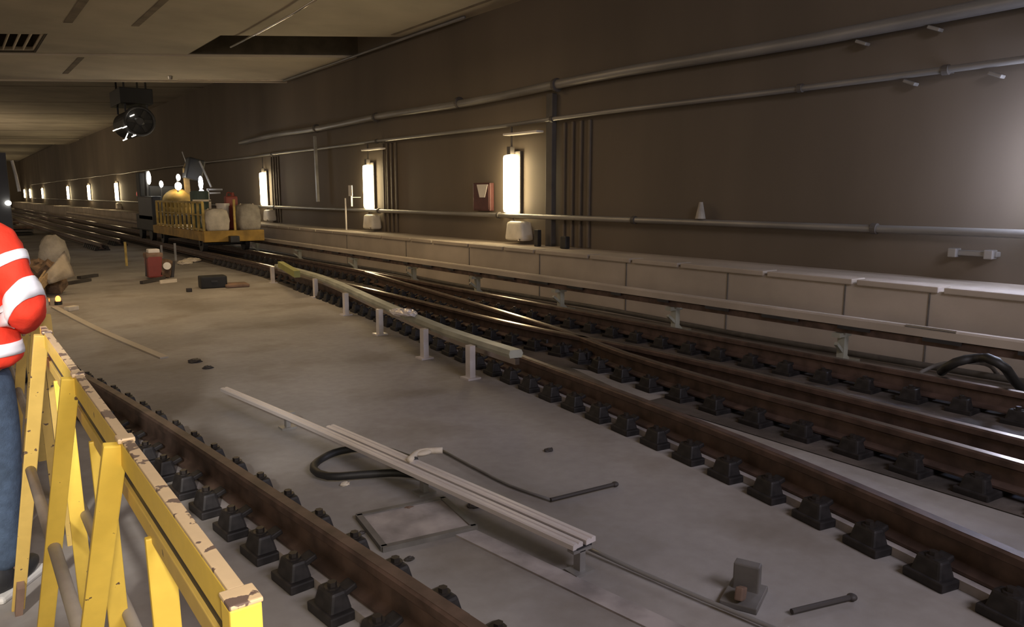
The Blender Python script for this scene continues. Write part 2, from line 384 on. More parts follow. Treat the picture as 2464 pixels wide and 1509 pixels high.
# ------------------------------------------------------------------ cover board on legs beside the second rail
cb = empty('conductor_cover', (3.9, 8, 0)); tag(cb, 'long grey-green cover board standing on pale legs in front of the tracks', 'conductor cover')
gp = [G(668, 640, .3), G(770, 668, .3), G(940, 742, .3), G(1080, 800, .3), G(1240, 852, .3)]
gl = spline(gp, .4)
local(MB().sweep(gl, [(-.06, -.035), (-.075, .0), (-.06, .03), (.05, .035), (.06, 0), (.05, -.03)]).build('cover_board', 'cover'), cb)
local(MB().sweep([p + Vector((.02, 0, -.07)) for p in gl], [(-.02, -.02), (-.02, .03), (.02, .03), (.02, -.02)]).build('conductor_bar', 'railhead'), cb)
for (x, y0, y1) in ((668, 640, 690), (773, 668, 725), (848, 702, 768), (932, 740, 808), (1042, 786, 855), (1155, 825, 925)):
    p = G(x, y0, .3); g = G(x, y1, 0)
    local(MB().box((p.x - .1, p.y, .14), (.055, .07, .30)).box((p.x - .1, p.y, .008), (.13, .13, .016)).build('support_leg', 'alu'), cb)
p0, p1 = G(675, 636, .36), G(715, 660, .36)
local(MB().bar(p0, p1, .10, .09).build('marker_sleeve', 'greytag'), cb)['label'] = 'yellow-green marker sleeve'
local(MB().ell(G(970, 752, .36), (.12, .2, .03)).build('rag', 'alu', jitter=.012), cb)['label'] = 'crumpled pale wrapping'

# ------------------------------------------------------------------ wall-side conductor rail on brackets
wc = empty('conductor_rail', (6.45, 8, 0)); tag(wc, 'brown conductor rail on brackets running along the foot of the wall parapet', 'conductor rail')
TX = 6.45; TZ = .42
local(MB().sweep([(TX, y, TZ) for y in [-1 + 2 * k for k in range(31)]], [(-.05, -.035), (-.05, .03), (-.03, .045), (.03, .045), (.05, .03), (.05, -.035)]).build('cover_strip', 'plinth'), wc)
local(MB().sweep([(TX, y, TZ - .075) for y in [-1 + 2 * k for k in range(31)]], [(-.03, -.03), (-.03, .03), (.03, .03), (.03, -.03)]).build('live_bar', 'rail'), wc)
local(MB().cyl((TX - .045, 2.6, TZ + .04), (TX - .045, 3.0, TZ + .04), .012).build('bright_clip', 'chrome'), wc)
for y in (1.7, 3.6, 5.6, 7.6, 9.6, 11.6, 14, 17, 20, 24):
    local(MB().box((TX + .05, y, .17), (.07, .07, .34)).box((TX + .1, y, .02), (.3, .14, .04)).box((TX + .02, y, TZ - .13), (.2, .08, .04)).bar((TX + .15, y, .04), (TX - .1, y - .02, .22), .03, .03).build('bracket', 'cover'), wc)
for y in [1.2 + .75 * k for k in range(24)]:
    local(MB().box((TX - .058, y, TZ - .05), (.012, random.choice((.16, .3, .4)), .03)).build('gap_shadow', 'darkm'), wc)  # dark plates stand in for the dashed shadow below the cover strip
# cables along the parapet foot
tag(MB().tube(spline([(6.85, y, .05 + .015 * math.sin(y * 2.1)) for y in range(-1, 40, 2)], .6), .03, 8).build('trackside_cable', 'cable', smooth=True), 'grey cable lying on the ground against the parapet foot', 'cable')
hp = [G(2265, 895, .2), G(2300, 872, .32), G(2350, 862, .36), G(2400, 872, .38), G(2440, 915, .22), G(2480, 960, .06)]
tag(MB().tube(spline(hp, .08), .035, 10).build('hose', 'black', smooth=True), 'thick black hose arching beside the conductor rail at the right edge', 'hose')
hp = [G(2200, 905, .08), G(2250, 880, .16), G(2300, 872, .22), G(2370, 876, .2), G(2400, 900, .05)]
tag(MB().tube(spline(hp, .08), .016, 8).build('cable_loop', 'cable', smooth=True), 'thin cable loop just left of the thick black hose', 'cable')

# ------------------------------------------------------------------ pipes on the wall
def pipe(name, z, r, label, x=WX - .13, clamps=(), wob=.0, mt='galv', y0=-3, y1=105):
    o = empty(name, (x, 0, z)); tag(o, label, 'pipe')
    pts = [(0, y, wob * math.sin(y * .9) + wob * .5 * math.sin(y * .37)) for y in [y0 + 1.0 * k for k in range(int(y1 - y0))]]
    MB().tube(pts, r, 12).build('pipe_run', mt, o, smooth=True)
    for y in clamps:
        MB().cyl((0, y - .03, 0), (0, y + .03, 0), r * 1.45, n=14).box((.068, y, 0), (.12, .05, .05)).build('pipe_clamp', 'duct', o)
    return o
pipe('cable_tray', 3.31, .075, 'thick cable bundle running high along the wall, topmost of the three', clamps=(9.6, 12.5, 16, 19.5), wob=.02, mt='galv', y1=27)
pipe('cable_pipe', 2.78, .035, 'slim conduit along the wall between the cable bundle and the lower pipe', clamps=(3.6, 5.2, 9.7, 16, 23), wob=.008)
pipe('handrail_pipe', 1.19, .042, 'pale handrail pipe along the wall just above the parapet', clamps=(2.0, 4.2, 7.8, 11.2, 16, 23, 30), wob=.0)
for (y, z) in ((3.15, 2.68), (3.95, 2.70), (3.75, 3.2), (4.5, 3.18)):
    tag(MB().box((WX - .10, y, z), (.10, .13, .035), Euler((.4, 0, 0)), bev=.01).build('cable_bracket', 'galv'), {2.68: 'grey bracket under the slim conduit, near the right edge', 2.70: 'grey bracket under the slim conduit, second from the right edge', 3.2: 'small bracket under the thick cable bundle, nearer the right edge', 3.18: 'small bracket under the thick cable bundle, farther from the right edge'}[z], 'bracket', 'brackets under the wall conduits')
tag(MB().box((WX - .06, 3.2, .98), (.1, .42, .05), bev=.01).box((WX - .1, 3.05, .98), (.12, .08, .09), bev=.01).box((WX - .1, 3.38, .98), (.12, .08, .09), bev=.01).build('pipe_valve', 'galv'), 'small steel fitting under the handrail pipe at the right edge', 'fitting')
tag(MB().cyl((WX - .13, 6.58, 1.24), (WX - .13, 6.58, 1.46), .07, .025, 12).build('cone_cap', 'bag2'), 'small pale cone standing on the handrail pipe', 'cone')

# ------------------------------------------------------------------ wall lamps
def lamp(y, bright='lampc', kind='warm', tray=False, label='', wd=.3):
    o = empty('wall_lamp', (WX - .12, y, 1.22)); tag(o, label, 'lamp', 'upright lamps along the tunnel wall')
    MB().box((.09, 0, .53), (.06, wd + .06, 1.14), bev=.01).build('back_plate', 'duct', o)
    MB().box((0, 0, .53), (.12, wd, 1.02), bev=.055).build('diffuser', bright, o, smooth=True)
    MB().box((0, 0, 1.11), (.1, .1, .14), bev=.01).build('top_cap', 'duct', o)
    MB().cyl((.02, 0, 1.16), (.02, 0, 1.52), .018, n=8).build('feed_cable', 'duct', o)
    if tray: MB().box((-.04, -.4, 1.385), (.16, .95, .035), bev=.008).build('whitened_tray', 'white', o)['label'] = 'tray above the lamp, coloured white as if lit'  # white colour stands in for lamp light on the tray
    return o
LL = [(10.85, 'lampc', True, 'glowing upright wall lamp nearest the red cabinet, largest of the row'), (16.55, 'lampc', True, 'glowing upright wall lamp with the thin white pole to its left'), (24.0, 'lampc', False, 'glowing upright wall lamp just right of the wagon'),
      (49.8, 'lampc2', False, 'far wall lamp, first one left of the wagon'), (60.6, 'lampc2', False, 'far wall lamp, second one left of the wagon'), (72.0, 'lampc2', False, 'far wall lamp, third one left of the wagon'),
      (92.6, 'lampc2', False, 'tiny far wall lamp, fourth left of the wagon'), (107, 'lampc2', False, 'tiny far wall lamp, right of the two touching farthest lamps'), (115, 'lampc2', False, 'tiny far wall lamp, farthest of the whole row')]
for y, br, tr, lb in LL: lamp(y, br, tray=tr, label=lb, wd=.34 if y < 40 else .5)  # diffusers widened so their shape takes in the lamps' blurred glow
o = lamp(2.42, 'cool', label='cold bluish wall lamp at the right edge of the view')
o.scale = (1, 1, 1.1)
# ribbed wall panels beside lamps
for y0, lb in ((9.2, 'ribbed upright cable duct beside the nearest lamp'), (15.6, 'ribbed upright cable duct beside the second lamp'), (23.1, 'slim upright cable duct beside the third lamp')):
    o = empty('cable_duct', (WX - .04, y0, .72)); tag(o, lb, 'duct', 'upright ducts beside the lamps')
    for k in range(4):
        MB().box((.012, k * .2 - .3, 1.0), (.04, .05, 2.0), bev=.01).build('conduit', 'wallrib', o)
# uprights
tag(MB().box((WX - .08, 9.78, 1.9), (.1, .16, 2.6), bev=.01).build('cable_riser', 'duct'), 'dark upright cable riser right of the nearest wall lamp, between conduit and parapet', 'cable riser')
tag(MB().box((WX - .3, 9.85, .84), (.08, .1, .28), bev=.01).build('bracket_foot', 'black'), 'black foot on the parapet under the cable riser', 'bracket')
tag(MB().box((WX - .3, 9.15, .80), (.1, .14, .2), bev=.02).build('bracket_foot', 'black'), 'black foot on the parapet, right of the cable riser', 'bracket')
tag(MB().bar((8.0, 19.46, 3.1), (8.0, 19.42, 1.38), .07, .07).build('wall_pole', 'galv'), 'pale upright pole between the second and third lamps', 'pole')
tag(MB().cyl((7.9, 17.45, .70), (7.9, 17.45, 1.48), .02, n=8).build('marker_rod', 'white'), 'thin white rod standing on the parapet left of the second lamp', 'rod')
o = MB().box((7.95, 17.25, 1.66), (.02, .2, .26), bev=.004).bar((7.95, 17.2, 1.55), (7.95, 17.2, 1.28), .04, .03).bar((7.95, 17.2, 1.5), (8.195, 17.2, 1.5), .012, .012).build('sign_plate', 'white'); tag(o, 'small white sign plate on the wall just left of the second lamp', 'sign')
# red cabinet
o = empty('fire_cabinet', (8.08, 11.78, 1.26)); tag(o, 'small dark red wall cabinet left of the nearest lamp', 'cabinet')
MB().box((.05, 0, .26), (.1, .56, .52), bev=.015).build('body', 'redcab', o)
MB().box((-.003, 0, .26), (.012, .5, .46), bev=.004).build('door', 'redcab', o)
MB().box((-.012, -.05, .37), (.008, .17, .24), Matrix.Identity(3), taper=(1, 2.1)).build('label_sheet', 'white', o)
# pale junction boxes under the lamps
for y, lb in ((10.55, 'pale plastic junction box under the nearest lamp'), (16.3, 'pale plastic junction box under the second lamp'), (23.4, 'pale plastic junction box under the third lamp'), (49.2, 'pale junction box under the first lamp left of the wagon')):
    o = empty('junction_box', (WX - .16, y, .74)); tag(o, lb, 'junction box', 'junction boxes under the lamps')
    MB().box((0, 0, .19), (.28, .52, .34), bev=.06, taper=(.9, .8)).build('housing', 'diff', o, smooth=True)
    MB().tube([(0, .1, .34), (-.02, .14, .38), (.02, .2, .4)], .012, 8).build('cable_tail', 'duct', o)
    MB().cyl((-.14, -.2, .05), (-.17, -.2, .05), .02, n=10).build('cap_screw', 'chrome', o)

# ------------------------------------------------------------------ ceiling items
o = empty('ceiling_grille', (1.57, 20.3, 4.93)); tag(o, 'pale slatted ceiling grille at the upper left corner', 'grille')
MB().bar((-.4, -.75, 0), (.4, -1.29, 0), .08, .05).bar((-.4, 1.5, 0), (.4, .96, 0), .08, .05).build('frame', 'ceil', o)
for k in range(5): MB().bar((-.38 + k * .19, -.75 - .68 * (.02 + k * .19), .0), (-.38 + k * .19, 1.48 - .68 * (.02 + k * .19), .0), .02, .08, (1, 0, 0)).build('slat', 'sheet', o)
tag(MB().tube([G(555, 113, 4.74), G(620, 80, 4.74), G(700, 36, 4.74), G(790, -20, 4.74)], .022, 8).build('ceiling_conduit', 'chrome', smooth=True), 'thin bright conduit under the ceiling left of the dark coffer', 'conduit')
tag(MB().tube([(8.02, 21.6, 4.775), (8.02, 12.2, 4.815)], .03, 8).build('edge_conduit', 'galv', smooth=True), 'conduit along the ceiling edge beside the coffer', 'conduit')
p = G(410, 191, 4.72); p.y = min(p.y, 21.7 + .68 * (WX - p.x)); tag(MB().cyl(p, (p.x, p.y, 4.80), .05, .07, 14).build('spot_lamp', 'chrome'), 'tiny bright fitting under the ceiling beam', 'fitting')
tag(MB().bar((5.6, 21.6 + SK * (WX - 5.6), 4.81), (8.1, 21.6 + SK * .1, 4.81), .05, .05).build('beam_conduit', 'sheet'), 'pale conduit along the ceiling beam edge next to the wall', 'conduit')
# jet fan
fc = at(335, 292, 25); o = empty('jet_fan', fc); tag(o, 'dark round jet fan hanging from the ceiling at upper left', 'fan')
MB().cyl((0, -.05, 0), (0, 1.9, 0), .40, .40, 28).build('casing', 'wdark', o, smooth=False)
b = MB(); b.torus((0, 0, 0), .40, .045)
b.bm.transform(Matrix.Rotation(PI / 2, 4, 'X')); b.bm.transform(Matrix.Translation((0, -.07, 0))); b.build('inlet_ring', 'darkm', o, smooth=True)
MB().cyl((0, -.09, 0), (0, -.04, 0), .1, .16, 16).build('hub', 'darkm', o)
for k in range(6):
    a = k * PI / 3; MB().box((.24 * math.cos(a), -.065, .24 * math.sin(a)), (.22, .012, .09), Euler((0, -a, 0))).build('blade', 'black', o)
for s in (-.3, .3):
    for y in (.3, 1.5): MB().bar((s, y, .3), (s, y, 5.6 - fc.z), .05, .05).build('hanger', 'darkm', o)
MB().box((0, .95, .75), (.9, 1.7, .45), bev=.02).build('control_box', 'wdark', o)
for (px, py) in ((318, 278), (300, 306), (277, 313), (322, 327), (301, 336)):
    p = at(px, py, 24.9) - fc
    MB().bar(p + Vector((-.06, 0, -.03)), p + Vector((.06, 0, .03)), .03, .05, bev=.01).bar(p, (p.x * .6, .4, p.z * .6), .02, .02).build('glint_flange', 'flange', o)['label'] = 'metal flange with its glint put in as glow'
o = MB().box((2.1, 58, 5.2), (.5, .8, .9), bev=.05).build('ceiling_box', 'wdark'); tag(o, 'small dark box under the far ceiling at the left edge', 'box')

# ------------------------------------------------------------------ wagon
WY0 = 18.7
wg = empty('flat_wagon', (5.45, WY0, 0)); tag(wg, 'yellow flat work wagon on the straight track carrying white bags', 'wagon')
def wl(b, name, m, par=wg, **k): return local(b.build(name, m, **k), par)
wl(MB().box((5.55, WY0 + .08, .57), (1.44, .16, .27), bev=.02), 'end_beam', 'wagon')
wl(MB().box((4.88, WY0 + 2.8, .57), (.12, 5.4, .22), bev=.01), 'side_beam', 'wagon')
wl(MB().box((6.22, WY0 + 2.8, .57), (.12, 5.4, .22), bev=.01), 'side_beam', 'wagon')
wl(MB().box((5.55, WY0 + 2.8, .66), (1.4, 5.4, .05)), 'deck', 'wagon')
wl(MB().box((5.50, WY0 - .07, .5), (.22, .22, .16), bev=.02), 'coupler', 'darkm')
for y in (WY0 + .5, WY0 + 4.6):
    wl(MB().cyl((4.95, y, .38), (5.92, y, .38), .05, n=12), 'axle', 'darkm')
    for x in (4.93, 5.94):
        q = wl(MB().cyl((x - .055, y, .40), (x + .055, y, .40), .21, n=24).cyl((x - .09, y, .40), (x + .09, y, .40), .07, n=12), 'wheel', 'wdark')
# railing panel on the left side and one frame at the front
def railing(x, y0, y1, n, z0=.68, z1=1.38):
    r = wl(MB().bar((x, y0, z1), (x, y1, z1), .05, .05).bar((x, y0, z0 + .05), (x, y1, z0 + .05), .04, .04).bar((x, y0, (z0 + z1) / 2 + .05), (x, y1, (z0 + z1) / 2 + .05), .03, .03), 'side_railing', 'wagonrail')
    for k in range(n + 1):
        y = y0 + (y1 - y0) * k / n
        q = MB().bar((x, y, z0), (x, y, z1), .055, .055).build('upright', 'wagonrail'); local(q, wg); q.matrix_parent_inverse = Matrix.Translation(wg.location).inverted()
railing(4.90, WY0 + .25, WY0 + 5.2, 11)
wl(MB().bar((4.92, WY0 + 1.2, 1.42), (5.35, WY0 + 1.2, 1.42), .05, .05).bar((5.33, WY0 + 1.2, .68), (5.33, WY0 + 1.2, 1.42), .05, .05), 'front_frame', 'sheet')
wl(MB().bar((5.62, WY0 + .2, .68), (5.62, WY0 + .2, 1.45), .045, .045).bar((5.72, WY0 + .5, .68), (5.72, WY0 + .5, 1.45), .045, .045), 'stake', 'wagonrail')
def bulk_bag(c, sz, m, label):
    b = MB(); r = bmesh.ops.create_cube(b.bm, size=1); bmesh.ops.subdivide_edges(b.bm, edges=b.bm.edges[:], cuts=7, use_grid_fill=True)
    rnd = random.Random(int(c[0] * 100))
    for v in b.bm.verts:
        q = v.co.copy(); bulge = 1 + .16 * (1 - (2 * q.z) ** 2); edge = max(abs(q.x), abs(q.y))
        f = 1 - .12 * (abs(q.x * 2 * q.y * 2)) ** 2
        v.co = Vector((q.x * sz[0] * bulge * f, q.y * sz[1] * bulge * f, (q.z + .5) * sz[2] * (1 + .12 * (1 - 4 * q.x * q.x) * (q.z > .4))))
        v.co += Vector([rnd.uniform(-.012, .012) for _ in range(3)]); v.co.z = max(v.co.z, 0)
    o = b.build('bulk_bag', m, smooth=True); o.location = c
    for s in (-1, 1):
        MB().tube(spline([(s * sz[0] * .38, -.1, sz[2] * .95), (s * sz[0] * .3, -.02, sz[2] * 1.12), (s * sz[0] * .36, .1, sz[2] * .95)], .05), .014, 6).build('lifting_loop', 'sheet', o)
    return tag(o, label, 'bag', 'bulk bags on the wagon')
bulk_bag((5.22, WY0 + .42, .69), (.52, .5, .48), 'bag', 'pale bulky bag at the front left corner of the yellow wagon')
bulk_bag((6.02, WY0 + .5, .69), (.50, .55, .58), 'bag2', 'taller greyish bag at the front right corner of the yellow wagon')
o = empty('bucket', (5.56, WY0 + .92, .69)); o = tag(o, 'white lidded tub behind the pale bag on the wagon', 'tub')
MB().cyl((0, 0, 0), (0, 0, .62), .13, .15, 18).build('tub_body', 'white', o); MB().cyl((0, 0, .6), (0, 0, .66), .165, .165, 18).build('lid', 'white', o)
o = empty('canister', (5.82, WY0 + 1.1, .69)); tag(o, 'red canister standing up behind the bags on the wagon', 'canister')
MB().box((0, 0, .42), (.3, .22, .84), bev=.04).build('canister_body', 'red', o); MB().cyl((.05, 0, .84), (.05, 0, .93), .05, .035, 12).build('cap', 'red', o)
MB().tube(spline([(-.1, 0, .83), (-.08, 0, .92), (.0, 0, .92), (.02, 0, .83)], .04), .016, 6).build('handle', 'red', o)
o = empty('drum', (5.45, WY0 + 2.6, .69)); tag(o, 'small greenish drum on the wagon behind the white tub', 'drum')
MB().cyl((0, 0, 0), (0, 0, .95), .24, n=22).torus((0, 0, .3), .24, .015).torus((0, 0, .65), .24, .015).build('drum_shell', 'teal', o); MB().cyl((0, 0, .95), (0, 0, .98), .22, n=22).build('drum_lid', 'teal', o)
# ---- rail crane machine behind the wagon
mc = empty('rail_crane', (5.3, 25.3, 0)); tag(mc, 'dark rail crane vehicle with lit work lamps behind the yellow wagon', 'crane vehicle')
def ml(b, name, m, **k): return local(b.build(name, m, **k), mc)
ml(MB().box((5.5, 25.5, .72), (1.3, 2.5, .5), bev=.04), 'chassis', 'wdark')
ml(MB().box((5.0, 25.3, 1.15), (.3, 2.0, .75), bev=.05), 'engine_cover', 'navy')
ml(MB().box((5.02, 26.2, 1.8), (.3, .5, .9), bev=.03).box((5.6, 26.2, 1.5), (1.0, .7, .7), bev=.05), 'cab', 'wdark')
a, bb_ = at(352, 412, 25.5), at(354, 480, 25.5); ml(MB().cyl(bb_, a, .06, n=10), 'exhaust_stack', 'black')
ml(MB().ell(at(430, 487, 25.2), (.48, .5, .42)).cyl(at(430, 487, 25.2) - Vector((0, 0, .6)), at(430, 487, 25.2), .46, n=24), 'yellow_tank', 'mast2', smooth=True)
ml(MB().bar(at(452, 470, 25), at(446, 405, 25), .14, .16).bar(at(446, 405, 25), at(455, 385, 25), .12, .12), 'crane_mast', 'mast')
q = at(466, 408, 24.9); ml(MB().box(q, (.50, .5, .66), Euler((0, .25, 0)), bev=.05), 'crane_head', 'wdark')
ml(MB().tube([at(480, 388, 24.6), at(497, 425, 24.4), at(508, 450, 24.2)], .03, 8), 'boom_strut', 'galv'); ml(MB().tube([at(438, 365, 25), at(446, 385, 25), at(449, 400, 25)], .018, 6), 'antenna', 'galv')
ml(MB().bar(at(498, 456, 24), at(535, 456, 24), .05, .05).bar(at(500, 465, 24), at(530, 464, 24), .05, .05).bar(at(500, 456, 24), at(503, 490, 24), .05, .05), 'hose_rack', 'galv')
for (px, py, Y, r, h, m) in ((358, 428, 25.4, .06, .2, 'white_l'), (388, 443, 25.2, .055, .1, 'white_l'), (429, 427, 24.8, .06, .1, 'white_l'), (429, 448, 24.8, .10, .12, 'lampc'), (483, 440, 23.9, .065, .2, 'blue_l'), (485, 462, 23.9, .075, .08, 'blue_l')):
    q = at(px, py, Y); o2 = ml(MB().ell(q, (r, r, h)), 'work_lamp', m, smooth=True)
for (px, py, Y) in ((388, 443, 25.2), (429, 440, 24.8), (483, 450, 23.9)):
    q = at(px, py, Y); ml(MB().cyl(q + Vector((0, .1, -.6)), q + Vector((0, .1, .1)), .025, n=8), 'lamp_pole', 'darkm')
q = at(342, 467, 26.6); ml(MB().cyl(q, q + Vector((0, .08, 0)), .13, n=18), 'tail_lamp', 'red_l'); ml(MB().cyl(q + Vector((0, .04, 0)), q + Vector((0, .12, 0)), .16, n=18), 'lamp_ring', 'white')
q = at(342, 450, 26.6); ml(MB().box(q, (.1, .1, .9)).box((q.x + .2, 26.6, q.z - .4), (.5, .06, .06)), 'lamp_bracket', 'black')
for y in (24.8, 26.3):
    for x in (4.93, 5.94): ml(MB().cyl((x - .06, y, .42), (x + .06, y, .42), .23, n=22), 'wheel', 'wdark')

# ------------------------------------------------------------------ clutter on the slab
# rubble sack: white tarpaulin over a brown heap with planks
o = empty('rubble_heap', G(95, 690)); tag(o, 'heap of brown rubble and broken boards behind the orange jacket', 'rubble heap')
b = MB(); rnd = random.Random(3)
for k in range(26):
    q = at(rnd.uniform(78, 135), rnd.uniform(640, 690), 14.2 + rnd.uniform(-.6, .6)); q.z = max(.04, min(q.z, .55))
    b.box(q, (rnd.uniform(.12, .35), rnd.uniform(.1, .3), rnd.uniform(.08, .2)), Euler((rnd.uniform(-1, 1), rnd.uniform(-1, 1), rnd.uniform(0, 3))), bev=.01)
local(b.build('rubble', 'brown'), o)
for (a1, a2, c1, c2) in ((85, 700, 125, 640), (78, 680, 90, 735), (95, 690, 140, 640), (88, 715, 108, 700)):
    A = at(a1, a2, 13.0); B = at(c1, c2, 13.8); A.z = max(A.z, .04)
    local(MB().bar(A, B, .14, .03).build('board', 'wood'), o)
b = MB(); n = 8
A, B, Cc, D = at(100, 668, 13.3), at(155, 603, 13.6), at(180, 662, 13.6), at(118, 682, 13.2)
gr = [[None] * (n + 1) for _ in range(n + 1)]
for i in range(n + 1):
    for j in range(n + 1):
        u, v = i / n, j / n; q = (A * (1 - u) + B * u) * (1 - v) + (D * (1 - u) + Cc * u) * v
        q += Vector((0, -.12 * math.sin(PI * u) * math.sin(PI * v) + .02 * math.sin(9 * u + 3 * v), .015 * math.sin(11 * v))); q.z = max(q.z, .02); gr[i][j] = b.bm.verts.new(q)
for i in range(n):
    for j in range(n): b.bm.faces.new((gr[i][j], gr[i + 1][j], gr[i + 1][j + 1], gr[i][j + 1]))
r = bmesh.ops.solidify(b.bm, geom=b.bm.faces[:], thickness=.03)
tag(b.build('tarpaulin', 'sheet', smooth=True), 'white tarpaulin sheet propped against the brown rubble heap', 'tarpaulin')
o = empty('sack', at(128, 595, 16)); o.location.z = 0; tag(o, 'pale grey crumpled sack on top behind the rubble heap', 'sack')
q = at(128, 590, 16); local(MB().ell((q.x, 16, .42), (.25, .28, .42)).build('sack_body', 'bag2', jitter=.02, smooth=True), o)
# dark timbers lying beyond
for (a, c, lb) in (((110, 690), (215, 673), 'dark plank lying right of the white tarpaulin'), ((190, 668), (232, 662), 'short dark plank behind the longer one by the tarpaulin')):
    A, B = G(*a, .03), G(*c, .03); tag(MB().bar(A, B, .05, .09).build('plank', 'rodm'), lb, 'plank', 'planks beside the tarpaulin')
# small lights on the ground
q = G(140, 725, .05); o = empty('marker_light', (q.x, q.y, 0)); tag(o, 'small glowing orange marker light on the slab near the orange sleeve', 'light')
MB().cyl((0, 0, 0), (0, 0, .05), .05, n=12).build('base', 'black', o); MB().ell((0, 0, .08), (.035, .035, .05)).build('lens', 'orange_l', o)
q = G(112, 727, .05); o = empty('tin', (q.x, q.y, 0)); tag(o, 'small shiny tin beside the orange marker light', 'tin')
MB().cyl((0, 0, 0), (0, 0, .1), .045, n=14).build('tin_body', 'chrome', o); MB().cyl((0, 0, .1), (0, 0, .11), .04, n=14).build('lid', 'wood', o)
q = G(172, 742, .03); tag(MB().box(q, (.16, .1, .06), Euler((0, 0, .6)), bev=.01).build('offcut', 'sheet'), 'small pale offcut on the slab right of the orange marker light', 'offcut')
# red and brown tool pile
o = empty('generator', G(385, 668)); tag(o, 'red and brown compact machine standing mid-slab with a white tank top', 'machine')
Y0 = 15.3
def gl_(b, name, m, **k): return local(b.build(name, m, **k), o)
gl_(MB().box(at(370, 640, Y0), (.26, .3, .42), bev=.03), 'red_housing', 'red')
gl_(MB().box(at(368, 604, Y0), (.2, .2, .08), bev=.02), 'tank_cap', 'white')
gl_(MB().box(at(368, 614, Y0), (.3, .3, .1), bev=.03), 'tank', 'rust')
gl_(MB().box(at(395, 645, Y0), (.22, .3, .34), Euler((0, .2, 0)), bev=.04), 'motor', 'brown')
gl_(MB().bar(at(414, 672, Y0), at(418, 628, Y0), .05, .06).bar(at(352, 665, Y0), at(352, 615, Y0), .03, .03), 'frame_post', 'rodm')
gl_(MB().cyl(at(402, 640, Y0 - .2), at(402, 640, Y0 - .1), .07, n=14), 'dial', 'diff')
A, B = G(340, 680, .03), G(395, 668, .05); tag(MB().bar(A, B, .05, .06).build('steel_bar', 'rodm'), 'dark steel bar lying left of the red machine', 'bar')
tag(MB().bar(G(385, 680, .02), G(425, 676, .02), .08, .03).build('batten', 'sheet'), 'pale batten on the slab below the red machine', 'batten')
for (x, y, s, lb) in ((445, 632, .16, 'pale crumpled cloth right of the red machine, nearer one'), (462, 626, .2, 'pale crumpled cloth right of the red machine, farther one')):
    q = G(x, y, .04); tag(MB().ell(q, (s, s * 1.2, .05)).build('cloth', 'sheet', jitter=.015), lb, 'cloth', 'cloths beside the red machine')
# tool box and lid
q = G(515, 693, 0); o = empty('tool_case', (q.x, q.y, 0), -.1); tag(o, 'open black tool case on the slab near the track edge', 'tool case')
MB().box((0, .1, .1), (.42, .32, .2), bev=.02).build('case_body', 'wdark', o); MB().box((.36, .02, .03), (.38, .4, .05), bev=.015).build('lid', 'rust', o); MB().box((.0, -.07, .12), (.1, .02, .03)).build('latch', 'darkm', o)
q = G(455, 698, .03); tag(MB().box(q, (.08, .08, .06), bev=.01).build('block', 'rodm'), 'tiny dark block on the slab left of the black tool case', 'block')
# low platform bars far behind
for (px, y0, y1, lb, m) in ((423, 585, 627, 'thin grey stake standing left of the wagon', 'galv'), (390, 590, 622, 'thin grey stake standing behind the red machine', 'galv'), (305, 582, 640, 'short ochre barrier post at mid left', 'wagonrail')):
    g = G(px, y1, 0); t = at(px, y0, g.y); tag(MB().bar(g, (g.x, g.y, t.z), .045, .045).build('stake', m), lb, 'stake')
# distant dark material stacks left of the wagon
for i, (x, y, w_, h_, lb) in enumerate(((225, 560, 1.3, .35, 'dark stacked material left of the wagon, nearer stack'), (300, 545, 1.2, .35, 'dark stacked material left of the wagon, middle stack'), (175, 530, 1.6, .5, 'dark stacked material left of the wagon, leftmost stack'))):
    g = G(x, y, 0); o = empty('material_stack', (min(g.x, 1.9), g.y, 0)); tag(o, lb, 'stack', 'stacks far left of the wagon')
    for k in range(3):
        MB().box((random.uniform(-.1, .1), 0, .06 + k * h_ / 3), (w_, 1.8, h_ / 3 - .03), bev=.01).build('stack_layer', ('joint', 'cable', 'rust')[k], o)
# black hose loop on the near slab
pts = [G(x, y, .03) for x, y in ((1000, 1108), (900, 1078), (820, 1085), (765, 1110), (755, 1130), (790, 1146), (870, 1142), (960, 1138), (1050, 1150))]
tag(MB().tube(spline(pts, .05), .022, 10).build('hose_loop', 'black', smooth=True), 'black hose looped on the slab under the twin conductor bar', 'hose')
pts = [G(x, y, .15) for x, y in ((985, 1108), (1010, 1088), (1065, 1084))]
o = MB().tube(spline(pts, .04), .018, 8).ell(G(1020, 1090, .15), (.05, .025, .015)).build('cable_tie', 'sheet', smooth=True); tag(o, 'pale rag tied over the twin conductor bar', 'rag')
tag(MB().tube(spline([G(1000, 1105, .145), G(975, 1100, .10), G(955, 1096, .03)], .05), .014, 8).build('strap', 'black'), 'black strap hanging from the pale rag on the conductor bar', 'strap')
# rods
for (a, c, lb) in (((1325, 1203), (1480, 1165), 'short dark rod lying on the slab in the middle foreground'), ((1905, 1472), (2050, 1437), 'short dark rod lying on the slab at lower right')):
    A, B = G(*a, .015), G(*c, .015); tag(MB().cyl(A, B, .011, n=8).ell(B, (.02, .02, .014)).build('iron_rod', 'rodm'), lb, 'rod', 'loose rods on the slab')
tag(MB().tube(spline([G(x, y, .012) for x, y in ((1060, 1082), (1150, 1130), (1230, 1170), (1325, 1203))], .1), .008, 6).build('thin_cable', 'cable', smooth=True), 'thin cable stretched on the slab toward the dark rod', 'cable')
